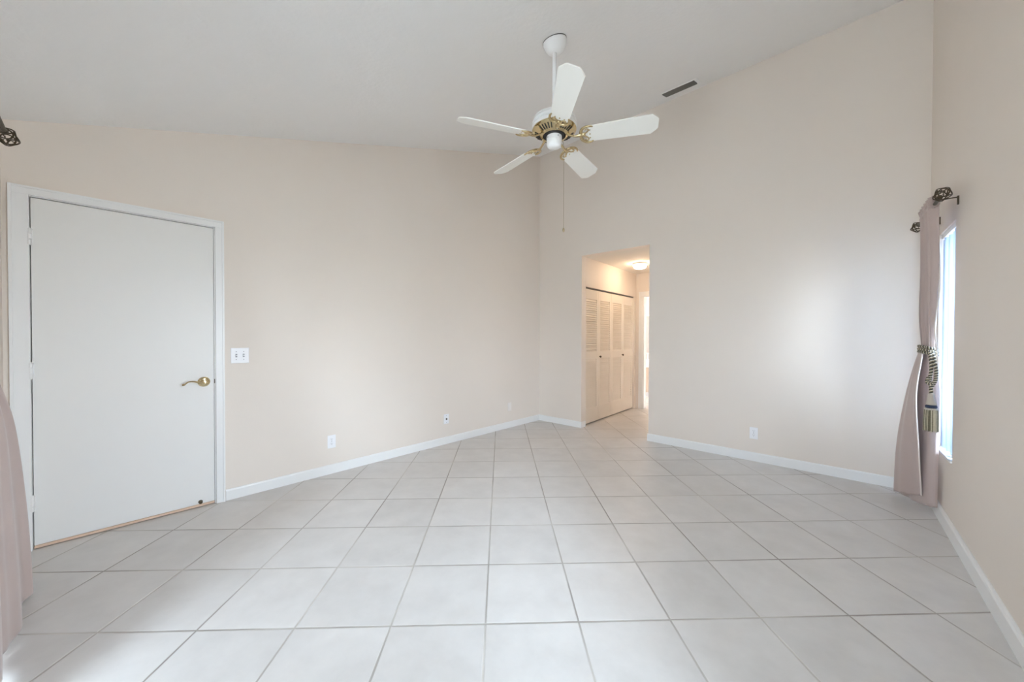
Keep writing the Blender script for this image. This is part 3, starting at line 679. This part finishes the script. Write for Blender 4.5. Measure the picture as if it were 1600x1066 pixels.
curtain_rod(F_RIGHT, 0.005, 0.832, (0.085, 0.605), ROD_Y, ROD_Z, 'bronze curtain rod with openwork ball finials above the narrow window')
LROD_Y, LROD_Z = -0.085, 2.150
curtain_rod(F_NEAR, -3.30, -0.647, (-3.10, -0.79), LROD_Y, LROD_Z, 'bronze curtain rod with an openwork finial showing above the entry door')

# ------------------------------------------------------------------ curtains
def curtain_sheet(levels, ns_=150, nz=90, pleats=9, phase=0.0):
    """levels: (z at sheet start, z at sheet end, outline points (x, y), pleat depth) from top to bottom"""
    tops = []
    for za, zb, pts, amp in levels:
        c = catmull([(p[0], p[1], p[2] if len(p) > 2 else 0) for p in pts], ns_)
        row = []
        for i, p in enumerate(c):
            a = c[max(i - 1, 0)]; b = c[min(i + 1, ns_ - 1)]; t = (b - a)
            t = t.normalized() if t.length > 1e-9 else Vector((1, 0, 0)); nn = Vector((-t.y, t.x, 0)); s = i / (ns_ - 1)
            d = amp * (math.sin(2 * PI * pleats * s + phase) + 0.35 * math.sin(2 * PI * pleats * 1.7 * s + 1.3))
            row.append(p + nn * d + Vector((0, 0, za + (zb - za) * s)))
        tops.append(row)
    grid = [catmull([r[i] for r in tops], nz) for i in range(ns_)]
    bm = new()
    v = [[bm.verts.new(grid[i][k]) for k in range(nz)] for i in range(ns_)]
    for i in range(ns_ - 1):
        for k in range(nz - 1): bm.faces.new((v[i][k], v[i + 1][k], v[i + 1][k + 1], v[i][k + 1]))
    return bm, grid
def cloth(name, bm, material, parent, th=0.0035):
    o = obj(name, bm, material, parent, smooth=True, angle=180)
    sd = o.modifiers.new('thickness', 'SOLIDIFY'); sd.thickness = th; sd.offset = 0
    return o
def Y(*pts): return [(p[0], -(p[1] + 0.018), *p[2:]) for p in pts]     # right wall: distance from the plaster
rc = tag(empty('curtain', moved(F_RIGHT, 0, 0, 0)), 'mauve satin curtain tied back with a tasselled rope beside the narrow window', 'curtain')
lv_r = [
    (2.115, 2.115, Y((0.62, 0.060), (0.57, 0.098), (0.50, 0.066), (0.44, 0.100), (0.37, 0.066), (0.30, 0.100), (0.26, 0.068), (0.24, 0.095)), 0.004),
    (2.000, 2.000, Y((0.60, 0.058), (0.56, 0.098), (0.50, 0.062), (0.44, 0.100), (0.37, 0.064), (0.31, 0.100), (0.27, 0.068), (0.25, 0.095)), 0.005),
    (1.700, 1.700, Y((0.54, 0.048), (0.52, 0.088), (0.47, 0.052), (0.42, 0.092), (0.36, 0.054), (0.31, 0.094), (0.28, 0.062), (0.26, 0.094)), 0.005),
    (1.400, 1.400, Y((0.46, 0.044), (0.46, 0.078), (0.42, 0.050), (0.39, 0.088), (0.35, 0.052), (0.31, 0.092), (0.29, 0.066), (0.27, 0.098)), 0.004),
    (1.190, 1.190, Y((0.41, 0.044), (0.41, 0.068), (0.38, 0.050), (0.37, 0.076), (0.33, 0.052), (0.31, 0.082), (0.30, 0.066), (0.29, 0.088)), 0.003),
    (1.130, 1.130, Y((0.40, 0.040), (0.39, 0.060), (0.34, 0.076), (0.30, 0.080), (0.28, 0.096), (0.31, 0.104), (0.36, 0.104), (0.40, 0.096)), 0.003),
    (0.850, 0.850, Y((0.36, 0.012), (0.36, 0.046), (0.28, 0.086), (0.18, 0.110), (0.14, 0.130), (0.19, 0.143), (0.29, 0.132), (0.36, 0.116)), 0.003),
    (0.450, 0.450, Y((0.31, 0.006), (0.31, 0.038), (0.21, 0.090), (0.09, 0.125), (0.02, 0.160), (0.07, 0.175), (0.19, 0.140), (0.29, 0.092)), 0.003),
    (0.0, 0.0, Y((0.27, 0.004, 0.08), (0.27, 0.030, 0.075), (0.18, 0.085, 0.06), (0.05, 0.130, 0.05), (-0.04, 0.168, 0.045), (0.02, 0.182, 0.06), (0.13, 0.130, 0.09), (0.23, 0.070, 0.13)), 0.003),
]
bm, g_r = curtain_sheet(lv_r, pleats=7)
cloth('panel', bm, M_CURT, rc)
# rod pocket heading with its ruffle
bm = new(); rows = []
for j, (z, amp) in enumerate(((2.090, 0.004), (2.108, 0.010), (2.128, 0.014))):
    row = []
    for i in range(121):
        s = i / 120; x = 0.24 + 0.39 * s
        row.append(bm.verts.new((x, ROD_Y - 0.013 - amp * math.sin(2 * PI * 11 * s) , z + 0.004 * math.sin(2 * PI * 5 * s + j))))
    rows.append(row)
for j in range(2):
    for i in range(120): bm.faces.new((rows[j][i], rows[j][i + 1], rows[j + 1][i + 1], rows[j + 1][i]))
cloth('heading_ruffle', bm, M_CURT, rc)
bm = new()
pk = []
for i in range(60):
    x = 0.24 + 0.39 * i / 59; pk.append((x, ROD_Y, ROD_Z))
tube(bm, pk, [0.0165 + 0.004 * math.sin(i * 1.3) + 0.002 * math.sin(i * 2.9) for i in range(60)], 14)
obj('rod_pocket', bm, M_CURT, rc, smooth=True, angle=180)
# pale piping along the leading edge of the flap
edge = [Vector(g_r[-1][k]) + Vector((0.002, -0.002, 0)) for k in range(46, 90)]
bm = new(); tube(bm, edge, 0.0042, 8); obj('edge_piping', bm, M_LINING, rc, smooth=True)['label'] = 'pale piping on the curtain edge'
lead = [Vector((0.545, -0.066, 1.78)), Vector((0.535, -0.062, 1.66)), Vector((0.52, -0.060, 1.54)), Vector((0.475, -0.066, 1.40)), Vector((0.455, -0.068, 1.30)), Vector((0.475, -0.062, 1.18)), Vector((0.49, -0.055, 1.05))]
bm = new(); tube(bm, catmull(lead, 40), 0.0032, 8); obj('lining_cord', bm, M_CORD, rc, smooth=True)['label'] = 'cream cord hanging beside the curtain'

lc = tag(empty('curtain', moved(F_NEAR, 0, 0, 0)), 'mauve satin curtain flaring out at the left edge of the photo, beside the entry door', 'curtain')
def L(*pts): return [(-u, -o) for u, o in pts]
lv_l = [
    (2.185, 2.185, L((1.10, 0.065), (1.18, 0.105), (1.26, 0.065), (1.34, 0.105), (1.42, 0.065), (1.50, 0.105), (1.58, 0.065), (1.64, 0.100)), 0.004),
    (2.050, 2.050, L((1.11, 0.065), (1.19, 0.105), (1.26, 0.065), (1.34, 0.105), (1.42, 0.065), (1.50, 0.105), (1.57, 0.065), (1.62, 0.100)), 0.005),
    (1.600, 1.600, L((1.16, 0.060), (1.21, 0.098), (1.26, 0.060), (1.32, 0.098), (1.38, 0.060), (1.43, 0.098), (1.48, 0.062), (1.52, 0.095)), 0.005),
    (1.180, 1.180, L((1.15, 0.060), (1.17, 0.088), (1.20, 0.060), (1.23, 0.090), (1.26, 0.062), (1.28, 0.090), (1.31, 0.062), (1.33, 0.085)), 0.004),
    (1.080, 1.080, L((1.01, 0.066), (1.05, 0.092), (1.11, 0.070), (1.16, 0.096), (1.20, 0.070), (1.24, 0.096), (1.28, 0.070), (1.31, 0.090)), 0.004),
    (0.860, 0.860, L((0.70, 0.085), (0.80, 0.106), (0.92, 0.080), (1.02, 0.110), (1.12, 0.076), (1.20, 0.106), (1.28, 0.075), (1.33, 0.095)), 0.004),
    (0.500, 0.500, L((0.53, 0.092), (0.67, 0.120), (0.84, 0.090), (1.00, 0.124), (1.14, 0.082), (1.26, 0.118), (1.36, 0.080), (1.43, 0.100)), 0.005),
    (0.200, 0.200, L((0.46, 0.090), (0.63, 0.130), (0.80, 0.100), (0.97, 0.132), (1.14, 0.088), (1.28, 0.126), (1.40, 0.085), (1.48, 0.105)), 0.005),
    (0.020, 0.015, L((0.44, 0.086), (0.62, 0.134), (0.78, 0.102), (0.95, 0.134), (1.14, 0.088), (1.30, 0.128), (1.42, 0.085), (1.50, 0.105)), 0.005),
]
bm, g_l = curtain_sheet(lv_l, pleats=8, phase=0.6)
cloth('panel', bm, M_CURT, lc)

# ------------------------------------------------------------------ tasselled tieback
tb = tag(empty('curtain_tieback', moved(F_RIGHT, 0, 0, 0)), 'olive and black twisted rope tieback with a fringed tassel on the window curtain', 'curtain tieback')
def rope(pts, R=0.0075, turns=60.0):
    """three-strand twisted rope along the points; one mesh, three strand colours"""
    bm = new(); base = catmull(pts, 160)
    for k in range(3):
        sp_ = []
        for i, p in enumerate(base):
            a_ = base[max(i - 1, 0)]; b_ = base[min(i + 1, 159)]; t = (b_ - a_).normalized()
            up = Vector((0.31, 0.17, 1)) if abs(t.z) < 0.85 else Vector((1, 0.2, 0))
            n1 = (up - t * up.dot(t)).normalized(); n2 = t.cross(n1)
            an = turns * i / 160 + 2 * PI * k / 3
            sp_.append(p + (n1 * math.cos(an) + n2 * math.sin(an)) * R * 0.55)
        tube(bm, sp_, R * 0.58, 7, mi=k)
    return bm
def T(x, o, z): return (x, -(o + 0.018), z)
RM = [M_ROPE1, M_ROPE2, M_ROPE3]
ctr = (0.355, 0.066)
for dz, ph in ((0.0, 0.0), (0.020, 0.4), (-0.018, 0.2)):
    pts = []
    for i in range(15):
        a = 2 * PI * i / 14 + ph
        pts.append(T(ctr[0] + 0.070 * math.cos(a), ctr[1] + 0.040 * math.sin(a), 1.158 + dz + 0.012 * math.sin(a)))
    obj('wrap_rope', rope(pts, 0.0085, 150), RM, tb, smooth=True, angle=80)
obj('hanging_rope', rope([T(0.415, 0.068, 1.165), T(0.445, 0.066, 1.12), T(0.465, 0.064, 1.05), T(0.472, 0.070, 0.985), T(0.478, 0.074, 0.95)], 0.0085, 85), RM, tb, smooth=True, angle=80)
obj('hanging_rope', rope([T(0.415, 0.058, 1.165), T(0.455, 0.050, 1.10), T(0.48, 0.045, 1.03), T(0.486, 0.048, 0.975), T(0.485, 0.062, 0.93)], 0.0085, 92), RM, tb, smooth=True, angle=80)
obj('hanging_rope', rope([T(0.476, 0.078, 0.985), T(0.482, 0.084, 0.955), T(0.490, 0.068, 0.945), T(0.484, 0.054, 0.958)], 0.0085, 40), RM, tb, smooth=True, angle=80)
obj('hanging_rope', rope([T(0.480, 0.070, 0.95), T(0.486, 0.068, 0.92), T(0.49, 0.066, 0.875)], 0.0085, 34), RM, tb, smooth=True, angle=80)
TX = Matrix.Translation(T(0.490, 0.066, 0.0))
bm = new(); lathe(bm, [(0.009, 0.885), (0.015, 0.878), (0.017, 0.855), (0.022, 0.828), (0.025, 0.812), (0.018, 0.806)], 24, TX); obj('tassel_cap', bm, M_TCAP, tb, smooth=True)
bm = new(); lathe(bm, [(0.020, 0.808), (0.026, 0.804), (0.028, 0.796), (0.024, 0.788)], 24, TX); obj('tassel_band', bm, M_NAVY, tb, smooth=True)
bm = new(); lathe(bm, [(0.022, 0.790), (0.030, 0.787), (0.032, 0.780), (0.028, 0.774)], 24, TX); obj('tassel_collar', bm, M_TCAP, tb, smooth=True)
bm = new()
for i in range(64):                                     # fringe of twisted threads
    a = 2 * PI * i / 64; r_ = 0.027 + 0.003 * random.random()
    x, y = r_ * math.cos(a), r_ * math.sin(a); zb = 0.640 + random.uniform(-0.006, 0.006); sw2 = random.uniform(-0.05, 0.05)
    p0 = TX @ Vector((x, y, 0.778)); p1 = TX @ Vector((x * 1.08 + 0.002 * sw2, y * 1.08, 0.71)); p2 = TX @ Vector((x * 1.12 - 0.04 * sw2 * y, y * 1.12 + 0.04 * sw2 * x, zb))
    tube(bm, [p0, p1, p2], [0.0018, 0.0021, 0.0017], 5, mi=1 if random.random() < 0.45 else 0)
lathe(bm, [(0.022, 0.778), (0.024, 0.72), (0.026, 0.648), (0, 0.648)], 32, TX)
obj('tassel_fringe', bm, [M_FRINGE, M_FRINGE2], tb, smooth=True)
